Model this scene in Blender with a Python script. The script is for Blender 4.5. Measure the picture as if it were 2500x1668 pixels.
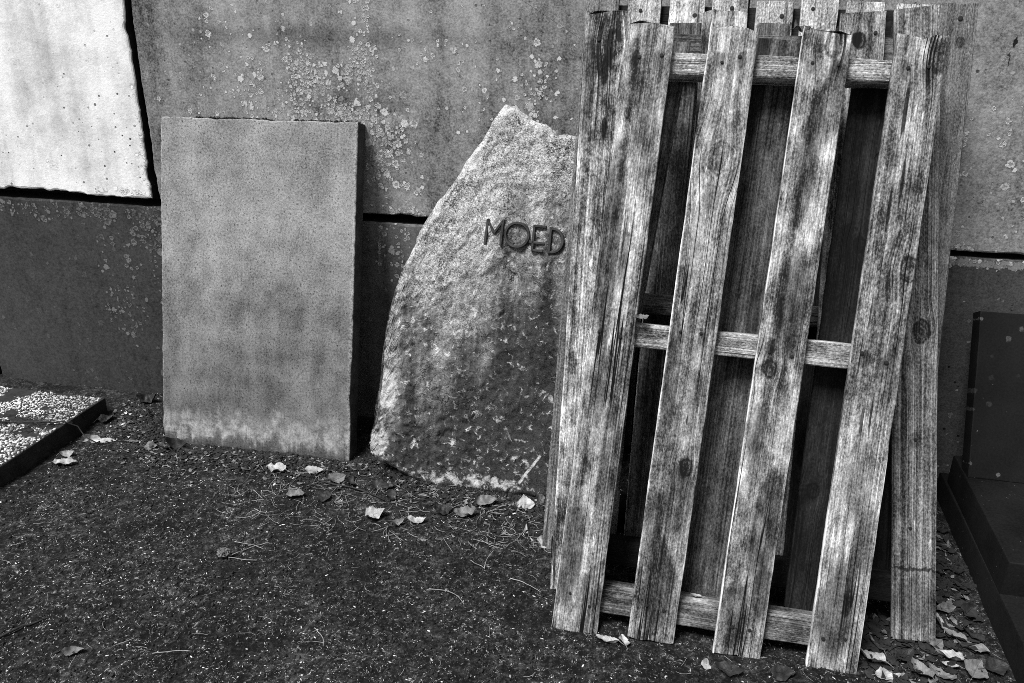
import bpy, math, random
import numpy as np
from mathutils import Matrix, Vector

for o in list(bpy.data.objects):
    bpy.data.objects.remove(o)
SC = bpy.context.scene
COL = SC.collection
R = math.radians

# ------------------------------------------------------------------ camera
cd = bpy.data.cameras.new('camera')
cam = bpy.data.objects.new('camera', cd)
COL.objects.link(cam)
cd.sensor_width = 36.0
cd.lens = 28.19
cd.clip_start = 0.05
cd.clip_end = 500
cam.matrix_world = Matrix(((0.9808469, -0.08733726, 0.17410213, 0.0),
                           (0.19394577, 0.35526573, -0.91442403, -2.58564),
                           (0.01801077, 0.93067635, 0.36539998, 1.4),
                           (0, 0, 0, 1)))
SC.camera = cam

# ------------------------------------------------------------------ sky + sun (overcast, monochrome picture)
SUN_EL, SUN_AZ = R(60), R(-42)          # azimuth measured from -Y (behind camera) towards +X
to_sun = Vector((math.sin(SUN_AZ) * math.cos(SUN_EL), -math.cos(SUN_AZ) * math.cos(SUN_EL), math.sin(SUN_EL)))
W = bpy.data.worlds.new('World')
SC.world = W
W.use_nodes = True
wn = W.node_tree
bg = wn.nodes['Background']
sky = wn.nodes.new('ShaderNodeTexSky')
sky.sky_type = 'NISHITA'
sky.sun_disc = False
sky.sun_elevation = SUN_EL
sky.sun_rotation = math.atan2(to_sun.x, to_sun.y)
bw = wn.nodes.new('ShaderNodeRGBToBW')   # black-and-white photograph
wn.links.new(sky.outputs[0], bw.inputs[0])
wn.links.new(bw.outputs[0], bg.inputs[0])
bg.inputs[1].default_value = 0.05
ld = bpy.data.lights.new('sun', 'SUN')
ld.energy = 2.8
ld.angle = R(24)
sun = bpy.data.objects.new('sun', ld)
COL.objects.link(sun)
sun.rotation_euler = to_sun.to_track_quat('Z', 'Y').to_euler()

SC.view_settings.view_transform = 'Standard'
SC.view_settings.look = 'None'
SC.view_settings.gamma = 1
SC.view_settings.use_curve_mapping = False
SC.view_settings.exposure = 1.18
SC.cycles.filter_width = 0.9
SC.cycles.use_denoising = False
SC.cycles.max_bounces = 4
SC.cycles.diffuse_bounces = 3
SC.cycles.glossy_bounces = 2

# ------------------------------------------------------------------ numpy noise
_tab = np.random.default_rng(7).random((64, 64, 64))


def vnoise(p):
    p = np.asarray(p, float)
    i = np.floor(p).astype(int)
    f = p - i
    f = f * f * (3 - 2 * f)
    r = 0
    for dx in (0, 1):
        for dy in (0, 1):
            for dz in (0, 1):
                w = (f[..., 0] if dx else 1 - f[..., 0]) * (f[..., 1] if dy else 1 - f[..., 1]) * (f[..., 2] if dz else 1 - f[..., 2])
                r = r + w * _tab[(i[..., 0] + dx) % 64, (i[..., 1] + dy) % 64, (i[..., 2] + dz) % 64]
    return r * 2 - 1


def fbm(p, o=4, g=.55):
    p = np.asarray(p, float)
    s = 0
    a = 1
    for k in range(o):
        s = s + a * vnoise(p * 2 ** k + 17.3 * k)
        a *= g
    return s


def n1(x, seed=0.0, o=3):
    x = np.asarray(x, float)
    return fbm(np.stack([x, x * 0 + seed * 3.71 + .37, x * 0 + seed * 1.13 + .61], -1), o)


# ------------------------------------------------------------------ shader helper
class G:
    def __init__(s, name):
        s.mat = bpy.data.materials.new(name)
        s.mat.use_nodes = True
        s.t = s.mat.node_tree
        s.b = s.t.nodes['Principled BSDF']
        s._co = None

    def plug(s, sock, v):
        if isinstance(v, bpy.types.NodeSocket):
            s.t.links.new(v, sock)
        elif v is not None:
            sock.default_value = v

    def n(s, ty, **kw):
        nd = s.t.nodes.new(ty)
        for k, v in kw.items():
            setattr(nd, k, v)
        return nd

    def m(s, op, a, b=None, c=None, clamp=False):
        nd = s.n('ShaderNodeMath', operation=op, use_clamp=clamp)
        for i, v in enumerate((a, b, c)):
            if v is not None:
                s.plug(nd.inputs[i], v)
        return nd.outputs[0]

    def vm(s, op, a, b=None):
        nd = s.n('ShaderNodeVectorMath', operation=op)
        s.plug(nd.inputs[0], a)
        if b is not None:
            s.plug(nd.inputs[1], b)
        return nd.outputs['Value'] if op in ('LENGTH', 'DISTANCE', 'DOT_PRODUCT') else nd.outputs[0]

    def obj(s):
        if s._co is None:
            s._co = s.n('ShaderNodeTexCoord')
        return s._co.outputs['Object']

    def gen(s):
        s.obj()
        return s._co.outputs['Generated']

    def uv(s):
        s.obj()
        return s._co.outputs['UV']

    def sep(s, v):
        nd = s.n('ShaderNodeSeparateXYZ')
        s.plug(nd.inputs[0], v)
        return nd.outputs[0], nd.outputs[1], nd.outputs[2]

    def comb(s, x, y, z):
        nd = s.n('ShaderNodeCombineXYZ')
        for i, v in enumerate((x, y, z)):
            s.plug(nd.inputs[i], v)
        return nd.outputs[0]

    def noise(s, v, sc, d=2.0, r=.5, dist=0.0):
        nd = s.n('ShaderNodeTexNoise')
        s.plug(nd.inputs['Vector'], v)
        nd.inputs['Scale'].default_value = sc
        nd.inputs['Detail'].default_value = d
        nd.inputs['Roughness'].default_value = r
        nd.inputs['Distortion'].default_value = dist
        return nd.outputs[0]

    def voro(s, v, sc, feat='F1', dim='3D', rnd=1.0):
        nd = s.n('ShaderNodeTexVoronoi', feature=feat, voronoi_dimensions=dim)
        s.plug(nd.inputs['Vector'], v)
        nd.inputs['Scale'].default_value = sc
        nd.inputs['Randomness'].default_value = rnd
        return nd

    def rng(s, v, a, b, c=0.0, d=1.0, smooth=False):
        nd = s.n('ShaderNodeMapRange', clamp=True)
        if smooth:
            nd.interpolation_type = 'SMOOTHSTEP'
        for i, q in enumerate((v, a, b, c, d)):
            s.plug(nd.inputs[i], q)
        return nd.outputs[0]

    def mix(s, f, a, b):
        nd = s.n('ShaderNodeMix', data_type='FLOAT')
        s.plug(nd.inputs[0], f)
        s.plug(nd.inputs[2], a)
        s.plug(nd.inputs[3], b)
        return nd.outputs[0]

    def cen(s, v, k):            # noise spans about .3-.7: stretch to +-k
        return s.m('MULTIPLY_ADD', v, 5 * k, -2.5 * k)

    def add(s, *v):
        r = v[0]
        for q in v[1:]:
            r = s.m('ADD', r, q)
        return r

    def mul(s, *v):
        r = v[0]
        for q in v[1:]:
            r = s.m('MULTIPLY', r, q)
        return r

    def fin(s, col, rough=.85, bump=None, bd=.002, bs=.6, spec=.25):
        c = s.rng(col, 0.002, .9, .002, .9)
        s.t.links.new(c, s.b.inputs['Base Color'])
        s.plug(s.b.inputs['Roughness'], rough)
        s.b.inputs['Specular IOR Level'].default_value = spec
        if bump is not None:
            nd = s.n('ShaderNodeBump')
            nd.inputs['Strength'].default_value = bs
            nd.inputs['Distance'].default_value = bd
            s.plug(nd.inputs['Height'], bump)
            s.t.links.new(nd.outputs[0], s.b.inputs['Normal'])
        return s.mat


def blobsum(g, vx, vz, blobs):
    tot = None
    for (bx, bz, rx, rz, w) in blobs:
        a = g.m('DIVIDE', g.m('SUBTRACT', vx, bx), rx)
        b = g.m('DIVIDE', g.m('SUBTRACT', vz, bz), rz)
        d = g.m('SQRT', g.m('ADD', g.m('MULTIPLY', a, a), g.m('MULTIPLY', b, b)))
        q = g.rng(d, 0.25, 1.0, w, 0.0, True)
        tot = q if tot is None else g.m('MAXIMUM', tot, q)
    return tot


def concrete(name, base, mott=.3, grain=.3, streak=.2, blobs=(), crust=(), darks=(), pores=.6, seed=0.0,
             lich=(.34, .56), rings=(30, 47, 74), bd=.0012, marks=()):
    g = G(name)
    p0 = g.obj()
    x, y, z = g.sep(p0)
    p = g.vm('ADD', p0, (seed * 3.1, seed * 1.7, seed * 2.3))
    sx, sy, sz = g.sep(p)
    m1 = g.noise(p, 2.3, 5, .6)
    m2 = g.noise(p, 10, 4, .6)
    gr = g.noise(p, 150, 4, .75)
    g2 = g.noise(p, 55, 3, .6)
    st = g.noise(g.comb(g.m('MULTIPLY', sx, 11), sy, g.m('MULTIPLY', sz, .8)), 1.0, 4, .6)
    k = g.add(1.0, g.cen(m1, mott), g.cen(m2, mott * .6), g.cen(gr, grain * 1.3), g.cen(g2, grain * .55), g.cen(st, streak))
    val = g.mul(g.m('MAXIMUM', k, .12), base)
    # dark pores
    vp = g.voro(p, 42)
    pr = g.m('SUBTRACT', vp.outputs['Distance'], g.m('MULTIPLY', g.sep(vp.outputs['Color'])[0], .20))
    pore = g.rng(pr, -.03, .03, 1, 0)
    pmask = g.rng(g.noise(p, 5, 2), .45, .62)
    pore = g.mul(pore, pmask, pores)
    val = g.mul(val, g.m('SUBTRACT', 1.0, pore))
    for (bx, bz, rx, rz, w) in darks:
        wob = g.add(x, g.cen(g.noise(p, 14, 3), .02))
        d = blobsum(g, wob, z, [(bx, bz, rx, rz, 1.0)])
        val = g.mul(val, g.m('SUBTRACT', 1.0, g.mul(d, w)))
    h = g.add(g.mul(gr, 1.0), g.mul(g2, .8), g.mul(pore, -1.5))
    if crust:
        cm = blobsum(g, x, z, crust)
        cn = g.noise(g.comb(g.mul(sx, 46), sy, g.mul(sz, 20)), 1.0, 6, .72, .4)
        cm = g.rng(g.add(cm, g.cen(cn, .5)), .42, .62)
        val = g.mix(g.mul(cm, .75), val, g.mul(lich[0], g.rng(gr, .3, .7, .7, 1.3)))
        h = g.add(h, g.mul(cm, .8))
    if blobs:
        for i, sc in enumerate(rings):
            v2 = g.comb(g.add(x, seed + i * 3.3), g.add(z, i * 1.7), 0.0)
            vn = g.voro(v2, sc, dim='2D')
            pos = g.sep(vn.outputs['Position'])
            cr, cg, cb = g.sep(vn.outputs['Color'])
            px = g.m('SUBTRACT', pos[0], seed + i * 3.3)
            pz = g.m('SUBTRACT', pos[1], i * 1.7)
            dens = blobsum(g, px, pz, blobs)
            dn = g.noise(g.comb(px, 0.0, pz), 7, 2, .6)
            dens = g.mul(dens, g.rng(dn, .36, .58, .05, 1.5))
            keep = g.rng(g.m('SUBTRACT', dens, cr), -.02, .02)
            d = g.add(vn.outputs['Distance'], g.cen(g.noise(p, 130, 3, .6), .17))
            rad = g.m('MULTIPLY_ADD', cg, .26, .16)
            q = g.m('DIVIDE', d, rad)
            disc = g.rng(q, .85, 1.12, 1, 0)
            ring = g.mul(g.rng(q, .3, .72), g.rng(q, .95, 1.2, 1, 0))
            cen = g.m('GREATER_THAN', cb, .55)
            ring = g.m('MAXIMUM', ring, g.mul(cen, disc))
            tone = g.mix(ring, lich[0] * .85, g.mul(lich[1], g.rng(cr, 0, .6, 1.15, .75)))
            halo = g.mul(g.rng(q, 1.0, 1.9, .35, 0), keep)
            val = g.mul(val, g.m('SUBTRACT', 1.0, halo))
            val = g.mix(g.mul(disc, keep, .92), val, tone)
            h = g.add(h, g.mul(disc, keep, ring, .9))
    for (bx, bz, rx, rz, tone) in marks:
        d = blobsum(g, g.add(x, g.cen(g.noise(p, 60, 2), .005)), z, [(bx, bz, rx, rz, 1.0)])
        val = g.mix(g.rng(d, .25, .6), val, tone)
    return g.fin(val, .9, h, bd, .8)


def wood(name, tone, knots=(), seed=0.0, contrast=1.0, edge=.35, blotch=1.0, cracks=1.0, moss=0.0, spots=()):
    g = G(name)
    info = g.n('ShaderNodeObjectInfo')
    rnd = g.m('MULTIPLY', info.outputs['Random'], 71.3)
    x, y, z = g.sep(g.obj())
    off = g.add(rnd, seed * 5.3)
    gx = x
    kring = None
    for (kx, kz, kr) in knots:
        dx = g.m('SUBTRACT', x, kx)
        dz = g.mul(g.m('SUBTRACT', z, kz), .72)
        d = g.m('SQRT', g.add(g.mul(dx, dx), g.mul(dz, dz)))
        wt = g.rng(d, kr * .3, kr * 3.2, 1, 0, True)
        gx = g.m('SUBTRACT', gx, g.mul(dx, wt, .5))
        dd = g.add(d, g.cen(g.noise(g.obj(), 35, 2), kr * .14))
        lines = g.m('SINE', g.m('MULTIPLY', dd, 900 if kr < .026 else 620))
        zone = g.rng(dd, kr * .9, kr * 1.9, 1, 0, True)
        core = g.rng(dd, kr * .8, kr * .95, 1, 0)
        rim = g.mul(g.rng(dd, kr * .72, kr * .9), g.rng(dd, kr * .95, kr * 1.15, 1, 0))
        e = g.add(g.mul(lines, zone, .04 if kr < .03 else .05), g.mul(core, -.20 if kr < .03 else -.13), g.mul(rim, -.24 if kr < .03 else -.05))
        kring = e if kring is None else g.add(kring, e)
    gx = g.add(gx, g.cen(g.noise(g.comb(off, 0.0, g.mul(z, 3.0)), 1.0, 2), .0010))
    g1 = g.noise(g.comb(g.add(g.mul(gx, 52), off), g.mul(y, 52), g.mul(z, .55)), 1.0, 5, .6)
    g2 = g.noise(g.comb(g.add(g.mul(gx, 230), off), g.mul(y, 200), g.mul(z, 1.9)), 1.0, 3, .6)
    gl = g.m('SINE', g.add(g.mul(gx, 1250), g.mul(g1, 26), off))
    bl = g.noise(g.comb(g.add(g.mul(x, 9), off), g.mul(y, 9), g.mul(z, 3.2)), 1.0, 5, .62)
    b2 = g.noise(g.comb(g.add(g.mul(x, 34), off, 9.0), g.mul(y, 30), g.mul(z, 17)), 1.0, 5, .68)
    sp = g.noise(g.comb(g.add(g.mul(x, 260), off), g.mul(y, 260), g.mul(z, 150)), 1.0, 3, .7)
    gxn = g.sep(g.gen())[0]
    em = g.rng(g.m('ABSOLUTE', g.m('SUBTRACT', gxn, .5)), .455, .495, 0, 1, True)
    em = g.mul(em, g.rng(g.noise(g.comb(off, g.mul(gxn, 3), g.mul(z, 5.0)), 1.0, 4), .40, .56))
    scr = g.rng(g.noise(g.comb(g.add(g.mul(x, 130), off, 3.0), g.mul(y, 90), g.mul(z, 19)), 1.0, 4, .65), .585, .66)
    scr = g.mul(scr, g.rng(bl, .46, .6))
    L = g.add(.50, g.cen(g1, .19 * contrast), g.cen(g2, .17 * contrast), g.mul(gl, .045 * contrast), g.cen(bl, .26 * blotch),
              g.cen(b2, .22 * blotch), g.cen(sp, .22), g.mul(em, edge), g.mul(scr, .42 * contrast))
    if kring is not None:
        L = g.add(L, kring)
    c = g.m('POWER', g.rng(L, .07, 1.15, .0, 1.0), 1.95)
    val = g.mul(g.m('MULTIPLY_ADD', c, 4.6, .04), g.mul(tone, g.m('MULTIPLY_ADD', info.outputs['Random'], .35, .85)))
    # cracks along the grain
    cn = g.noise(g.comb(g.add(g.mul(gx, 40), off, 30.0), g.mul(y, 10), g.mul(z, .7)), 1.0, 2, .4)
    ck = g.rng(g.m('ABSOLUTE', g.m('SUBTRACT', cn, .5)), .004, .014, 1, 0)
    ck = g.mul(ck, g.rng(g.noise(g.comb(g.mul(x, 9), off, g.mul(z, 2.0)), 1.0, 2), .5, .58), cracks)
    val = g.mul(val, g.m('SUBTRACT', 1.0, g.mul(ck, .85)))
    # dark rot spots
    rn = g.noise(g.comb(g.add(g.mul(x, 55), off, 4.0), g.mul(y, 40), g.mul(z, 15)), 1.0, 3, .6)
    rt = g.rng(rn, .66, .73)
    val = g.mul(val, g.m('SUBTRACT', 1.0, g.mul(rt, .75)))
    for (kx, kz, rx, rz, w) in spots:
        d = blobsum(g, g.add(x, g.cen(g2, .0025)), g.add(z, g.cen(b2, .01)), [(kx, kz, rx, rz, 1.0)])
        val = g.mul(val, g.m('SUBTRACT', 1.0, g.mul(g.rng(d, .15, .6), w)))
    h = g.add(g.mul(g1, .5), g.mul(g2, .7), g.mul(gl, .06), g.mul(ck, -1.8), g.mul(rt, -.9), g.mul(sp, .3))
    return g.fin(val, .82, h, .0022, .75, .2)


# ------------------------------------------------------------------ object helpers
def link(o):
    COL.objects.link(o)
    return o


def mesh(name, verts, faces, mat, parent=None, smooth=True, uv=None):
    me = bpy.data.meshes.new(name)
    me.from_pydata([tuple(v) for v in verts], [], [tuple(f) for f in faces])
    me.update()
    if smooth:
        me.polygons.foreach_set('use_smooth', [True] * len(me.polygons))
    if uv is not None:
        lay = me.uv_layers.new(name='UVMap')
        idx = np.empty(len(me.loops), int)
        me.loops.foreach_get('vertex_index', idx)
        lay.data.foreach_set('uv', np.asarray(uv, float)[idx].ravel())
    me.materials.append(mat)
    o = link(bpy.data.objects.new(name, me))
    if parent:
        o.parent = parent
    return o


def empty(name, loc=(0, 0, 0), rot=(0, 0, 0)):
    o = link(bpy.data.objects.new(name, None))
    o.location = loc
    o.rotation_euler = rot
    o.empty_display_size = .1
    return o


def tag(o, label=None, cat=None, group=None, kind=None):
    if label:
        o['label'] = label
    if cat:
        o['category'] = cat
    if group:
        o['group'] = group
    if kind:
        o['kind'] = kind
    return o


def sharp(o, deg=40):
    me = o.data
    me.polygons.foreach_set('use_smooth', [True] * len(me.polygons))
    me.set_sharp_from_angle(angle=R(deg))
    return o


def slabmesh(name, x0, x1, z0, z1, y0, T, mat, parent=None, jit=.0015, chip=.0, bev=.004, seed=1, step=.012, rim_mat=None):
    """upright slab: front face at y0 (towards -Y), chipped and rounded rim."""
    def edge(a, b):
        n = max(2, int(np.linalg.norm(np.subtract(b, a)) / step))
        t = np.linspace(0, 1, n, endpoint=False)
        return np.outer(1 - t, a) + np.outer(t, b)
    P = np.concatenate([edge((x0, z0), (x1, z0)), edge((x1, z0), (x1, z1)), edge((x1, z1), (x0, z1)), edge((x0, z1), (x0, z0))])
    nv = len(P)
    c = np.array([(x0 + x1) / 2, (z0 + z1) / 2])
    q = np.stack([P[:, 0], P[:, 1], P[:, 0] * 0 + seed], -1)
    j = fbm(q * 22, 4) * jit
    ch = np.clip(fbm(q * 9 + 5, 3) - .35, 0, 1) * chip
    nx = np.where(P[:, 0] <= x0 + 1e-6, 1., 0.) - np.where(P[:, 0] >= x1 - 1e-6, 1., 0.)
    nz = np.where(P[:, 1] <= z0 + 1e-6, 1., 0.) - np.where(P[:, 1] >= z1 - 1e-6, 1., 0.)
    N = np.stack([nx, nz], -1)
    inn = (np.abs(j) + ch + .0002)[:, None]
    rim = P + N * inn
    fr = P + N * (inn * 1.1 + bev * (1 + .5 * fbm(q * 40, 2))[:, None])
    V = []
    V += [(a[0], y0, a[1]) for a in fr]
    V += [(a[0], y0 + bev * .35, a[1]) for a in (fr * .3 + rim * .7)]
    V += [(a[0], y0 + bev, a[1]) for a in rim]
    V += [(a[0], y0 + T, a[1]) for a in P + N * .001]
    F = []
    for k in range(3):
        for i in range(nv):
            i2 = (i + 1) % nv
            F.append((k * nv + i, (k + 1) * nv + i, (k + 1) * nv + i2, k * nv + i2))
    F.append(tuple(range(nv)))
    F.append(tuple(reversed(range(3 * nv, 4 * nv))))
    o = sharp(mesh(name, V, F, mat, parent), 35)
    o.data.polygons[len(F) - 2].use_smooth = False
    o.data.polygons[len(F) - 1].use_smooth = False
    if rim_mat:
        o.data.materials.append(rim_mat)
        mi = np.zeros(len(F), int)
        mi[2 * nv:3 * nv] = 1
        o.data.polygons.foreach_set('material_index', mi)
    return o


# ------------------------------------------------------------------ materials
M = {}
LB = [(-1.36, 1.18, .14, .15, .62), (-1.20, 1.20, .13, .20, .72), (-1.02, 1.42, .07, .15, .85), (-1.02, 1.24, .10, .18, .9),
      (-1.05, 1.12, .16, .09, .95), (-.93, 1.00, .13, .14, .85), (-.89, .90, .13, .09, .5), (-.90, .805, .16, .035, .95),
      (-.44, 1.25, .06, .10, .6), (-.46, 1.15, .07, .05, .6), (-.60, 1.25, .5, .3, .07), (-1.4, 1.2, .45, .3, .10)]
CR = [(-1.35, 1.18, .08, .16, .42), (-1.0, 1.25, .09, .2, .45), (-1.08, 1.105, .46, .06, .66), (-.98, 1.06, .10, .10, .55), (-1.20, 1.14, .10, .10, .42), (-1.02, .785, .3, .03, .5)]
M['panel_mid'] = concrete('lichened_concrete', .21, .46, .52, .40, LB, CR, [(-1.2, 1.36, .9, .05, .3)], .5, 1.0)
M['panel_pale'] = concrete('pale_concrete', .78, .26, .10, .2, [(-1.83, .95, .03, .3, .5), (-1.9, .815, .25, .025, .6)], [], [], .9, 2.3, lich=(.6, .85))
M['panel_lowleft'] = concrete('damp_concrete', .042, .3, .42, .15,
                              [(-1.93, .735, .3, .06, .75), (-1.85, .66, .12, .10, .5), (-2.0, .36, .12, .2, .28), (-2.2, .73, .5, .05, .4), (-1.9, .5, .3, .3, .12)],
                              [(-1.95, .745, .5, .04, .45)], [], .3, 3.7, lich=(.075, .15))
M['panel_lowmid'] = concrete('stained_concrete', .10, .4, .4, .5, [(-.93, .7, .1, .2, .25)], [(-.97, .68, .03, .2, .55)], [], .4, 5.1, lich=(.2, .4))
M['panel_right'] = concrete('grey_concrete', .215, .4, .48, .26, [(.9, .80, .07, .03, .9), (.93, 1.0, .3, .3, .06)], [(.90, .80, .07, .03, .55), (.885, 1.31, .03, .1, .5)], [], .9, 6.4,
                            marks=[(.905, 1.385, .008, .022, .01), (.898, 1.34, .004, .03, .03)])
M['panel_lowright'] = concrete('rough_concrete', .06, .3, .45, .1, [(1.0, .75, .4, .03, .3)], [(1.0, .755, .5, .022, .75)], [], .9, 8.2, lich=(.26, .4))  # base darkened for the shade by the headstone; crust paints the lit chamfer
M['backing'] = concrete('dark_mortar', .012, .3, .3, .1, seed=9.9)


def slab_material():
    g = G('weathered_slab_concrete')
    p = g.obj()
    x, y, z = g.sep(p)
    m1 = g.noise(p, 3.2, 5, .6)
    m2 = g.noise(p, 13, 4, .65)
    gr = g.noise(p, 140, 5, .85)
    sp = g.noise(p, 95, 2, .6)
    st = g.noise(g.comb(g.mul(x, 24), 0.0, g.mul(z, 1.6)), 1.0, 4, .65)
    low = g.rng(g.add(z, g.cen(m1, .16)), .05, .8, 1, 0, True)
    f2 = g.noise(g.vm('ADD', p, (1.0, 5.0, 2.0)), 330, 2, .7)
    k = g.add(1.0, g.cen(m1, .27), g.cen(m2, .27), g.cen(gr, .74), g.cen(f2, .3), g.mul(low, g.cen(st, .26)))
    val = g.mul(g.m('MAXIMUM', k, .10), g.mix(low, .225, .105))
    blk = g.m('MAXIMUM', g.mul(g.rng(sp, .61, .68), g.rng(m2, .45, .6)), g.rng(g.noise(g.comb(g.mul(x, 150), g.mul(y, 150), g.mul(z, 110)), 1.0, 3, .75), .57, .66))
    val = g.mul(val, g.m('SUBTRACT', 1.0, g.mul(blk, .8)))
    wh = g.rng(g.noise(g.vm('ADD', p, (4.0, 1.0, 7.0)), 60, 4, .7), .63, .70)
    wh = g.mul(wh, g.rng(g.noise(p, 4, 2), .42, .62), low)
    val = g.mix(g.mul(wh, .7), val, .48)
    # pale lime band just above the ground, cut by dark vertical drips
    bn = g.add(z, g.cen(g.noise(p, 18, 4, .7), .025), g.cen(st, .04))
    band = g.mul(g.rng(bn, .015, .05), g.rng(bn, .06, .13, 1, 0))
    val = g.mix(g.mul(band, g.rng(g.noise(p, 26, 4, .75), .38, .62, .1, .75)), val, g.mul(.46, g.rng(gr, .3, .7, .5, 1.4)))
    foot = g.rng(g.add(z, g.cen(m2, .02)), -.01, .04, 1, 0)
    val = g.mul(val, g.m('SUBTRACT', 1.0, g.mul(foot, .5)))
    gxn, _, gzn = g.sep(g.gen())
    ed = g.m('MAXIMUM', g.rng(gxn, .975, 1.0), g.rng(gxn, .012, .0))
    ed = g.mul(ed, g.rng(g.noise(p, 70, 4, .8), .42, .6))
    val = g.mix(g.mul(ed, .6), val, .55)
    h = g.add(gr, g.mul(sp, -.6), g.mul(wh, .4))
    return g.fin(val, .9, h, .0012, .7)


def stone_material():
    g = G('rough_granite')
    p = g.obj()
    x, y, z = g.sep(p)
    m1 = g.noise(p, 3.0, 5, .6)
    m2 = g.noise(p, 14, 5, .65)
    cr = g.noise(p, 110, 4, .8)
    cr2 = g.noise(g.vm('ADD', p, (9.0, 2.0, 5.0)), 42, 5, .75, .6)
    st = g.noise(g.comb(g.mul(x, 14), 0.0, g.mul(z, 1.3)), 1.0, 4, .6)
    # upper part and left flank carry a pale crust, the lower right is a smooth dark stain
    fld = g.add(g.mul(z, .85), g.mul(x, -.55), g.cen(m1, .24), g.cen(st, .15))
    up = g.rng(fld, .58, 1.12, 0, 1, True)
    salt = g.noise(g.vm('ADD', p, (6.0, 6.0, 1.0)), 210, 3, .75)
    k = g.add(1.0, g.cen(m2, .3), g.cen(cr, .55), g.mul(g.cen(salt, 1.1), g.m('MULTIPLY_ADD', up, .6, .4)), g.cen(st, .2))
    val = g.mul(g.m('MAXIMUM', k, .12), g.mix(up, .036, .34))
    flk = g.rng(g.add(cr2, g.mul(up, .05), g.cen(m2, .05)), .565, .65)
    val = g.mix(g.mul(flk, g.rng(g.noise(p, 5, 3), .38, .6, .35, .95)), val, .62)
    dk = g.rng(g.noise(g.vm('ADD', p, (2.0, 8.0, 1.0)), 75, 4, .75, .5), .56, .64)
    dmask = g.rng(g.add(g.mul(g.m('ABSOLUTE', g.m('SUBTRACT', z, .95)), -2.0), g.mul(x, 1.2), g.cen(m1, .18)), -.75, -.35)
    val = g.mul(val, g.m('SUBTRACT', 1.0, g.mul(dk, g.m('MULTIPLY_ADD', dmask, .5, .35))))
    # flaking cracks
    cn = g.noise(p, 17, 3, .55, 1.2)
    ck = g.rng(g.m('ABSOLUTE', g.m('SUBTRACT', cn, .5)), .003, .012, 1, 0)
    ck = g.mul(ck, g.rng(g.noise(g.vm('ADD', p, (5.0, 5.0, 0.0)), 8, 2), .5, .6))
    val = g.mul(val, g.m('SUBTRACT', 1.0, g.mul(ck, .75)))
    # lichen on the left flank and foot, pale foot
    lc = blobsum(g, x, z, [(-.84, .30, .06, .11, 1.0), (-.86, .12, .06, .12, .8), (-.865, .45, .03, .14, .8), (-.845, .60, .03, .1, .8), (-.79, .76, .035, .1, .8), (-.71, .91, .04, .09, .8), (-.60, 1.07, .04, .1, .8), (-.5, 1.2, .06, .04, .7),  (-.36, .10, .10, .06, .35), (-.55, .03, .4, .05, .62), (-.34, .14, .04, .05, .5), (-.81, .62, .1, .2, .4)])
    lm = g.rng(g.add(lc, g.cen(g.noise(p, 34, 5, .7), .34)), .5, .7)
    val = g.mix(g.mul(lm, .75), val, g.mul(.55, g.rng(cr, .3, .7, .6, 1.3)))
    du, dv = g.m('ADD', x, .355), g.m('SUBTRACT', z, .09)
    al = g.add(g.mul(du, .535), g.mul(dv, .845))
    ac = g.m('ABSOLUTE', g.add(g.mul(du, .845), g.mul(dv, -.535), g.cen(m2, .003)))
    scm = g.mul(g.rng(ac, .0025, .005, 1, 0), g.rng(g.m('ABSOLUTE', al), .055, .062, 1, 0), g.rng(cr2, .38, .48))
    val = g.mix(g.mul(scm, .9), val, .6)
    h = g.add(g.mul(cr, .8), g.mul(cr2, 1.4), g.mul(ck, -1.2), g.mul(flk, .5))
    return g.fin(val, .9, h, .004, .8)


M['slab'] = slab_material()
M['stone'] = stone_material()


def simple(name, tone, var=.3, sc=60, rough=.8, spec=.25, bd=.001):
    g = G(name)
    p = g.obj()
    a = g.noise(p, sc, 4, .7)
    b = g.noise(p, sc * .15, 3, .6)
    return g.fin(g.mul(tone, g.m('MAXIMUM', g.add(1.0, g.cen(a, var), g.cen(b, var)), .1)), rough, a, bd, .6, spec)


M['letter'] = simple('tarnished_bronze', .030, .5, 120, .5, .4)
M['nail'] = simple('rusty_iron', .012, .4, 200, .7)
M['soil'] = None


def ground_material():
    g = G('mossy_tarmac')
    p = g.obj()
    a = g.noise(p, 130, 5, .8)
    b = g.noise(p, 22, 5, .65)
    c = g.noise(p, 4.5, 5, .65)
    e = g.noise(p, 48, 4, .7)
    k = g.m('POWER', g.rng(g.add(a, g.cen(b, .10), g.cen(e, .14)), .30, .80), 2.6)
    val = g.mul(g.m('MULTIPLY_ADD', k, .125, .002), g.rng(c, .36, .66, .45, 1.6))
    rd = g.rng(g.m('ABSOLUTE', g.m('SUBTRACT', g.noise(g.vm('ADD', p, (3.0, 3.0, 0.0)), 85, 2, .5, .8), .5)), .006, .02, 1, 0)
    fl = g.mul(rd, g.rng(g.noise(g.vm('ADD', p, (7.0, 1.0, 0.0)), 60, 2, .6), .53, .60))
    fl = g.mul(fl, g.rng(g.add(g.noise(p, 6, 3), g.mul(g.sep(p)[1], -.14)), .47, .66))
    val = g.mix(g.mul(fl, .85), val, .5)
    return g.fin(val, .88, g.add(a, g.mul(b, 1.3), g.mul(e, 1.0)), .008, 1.0, .2)


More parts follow.
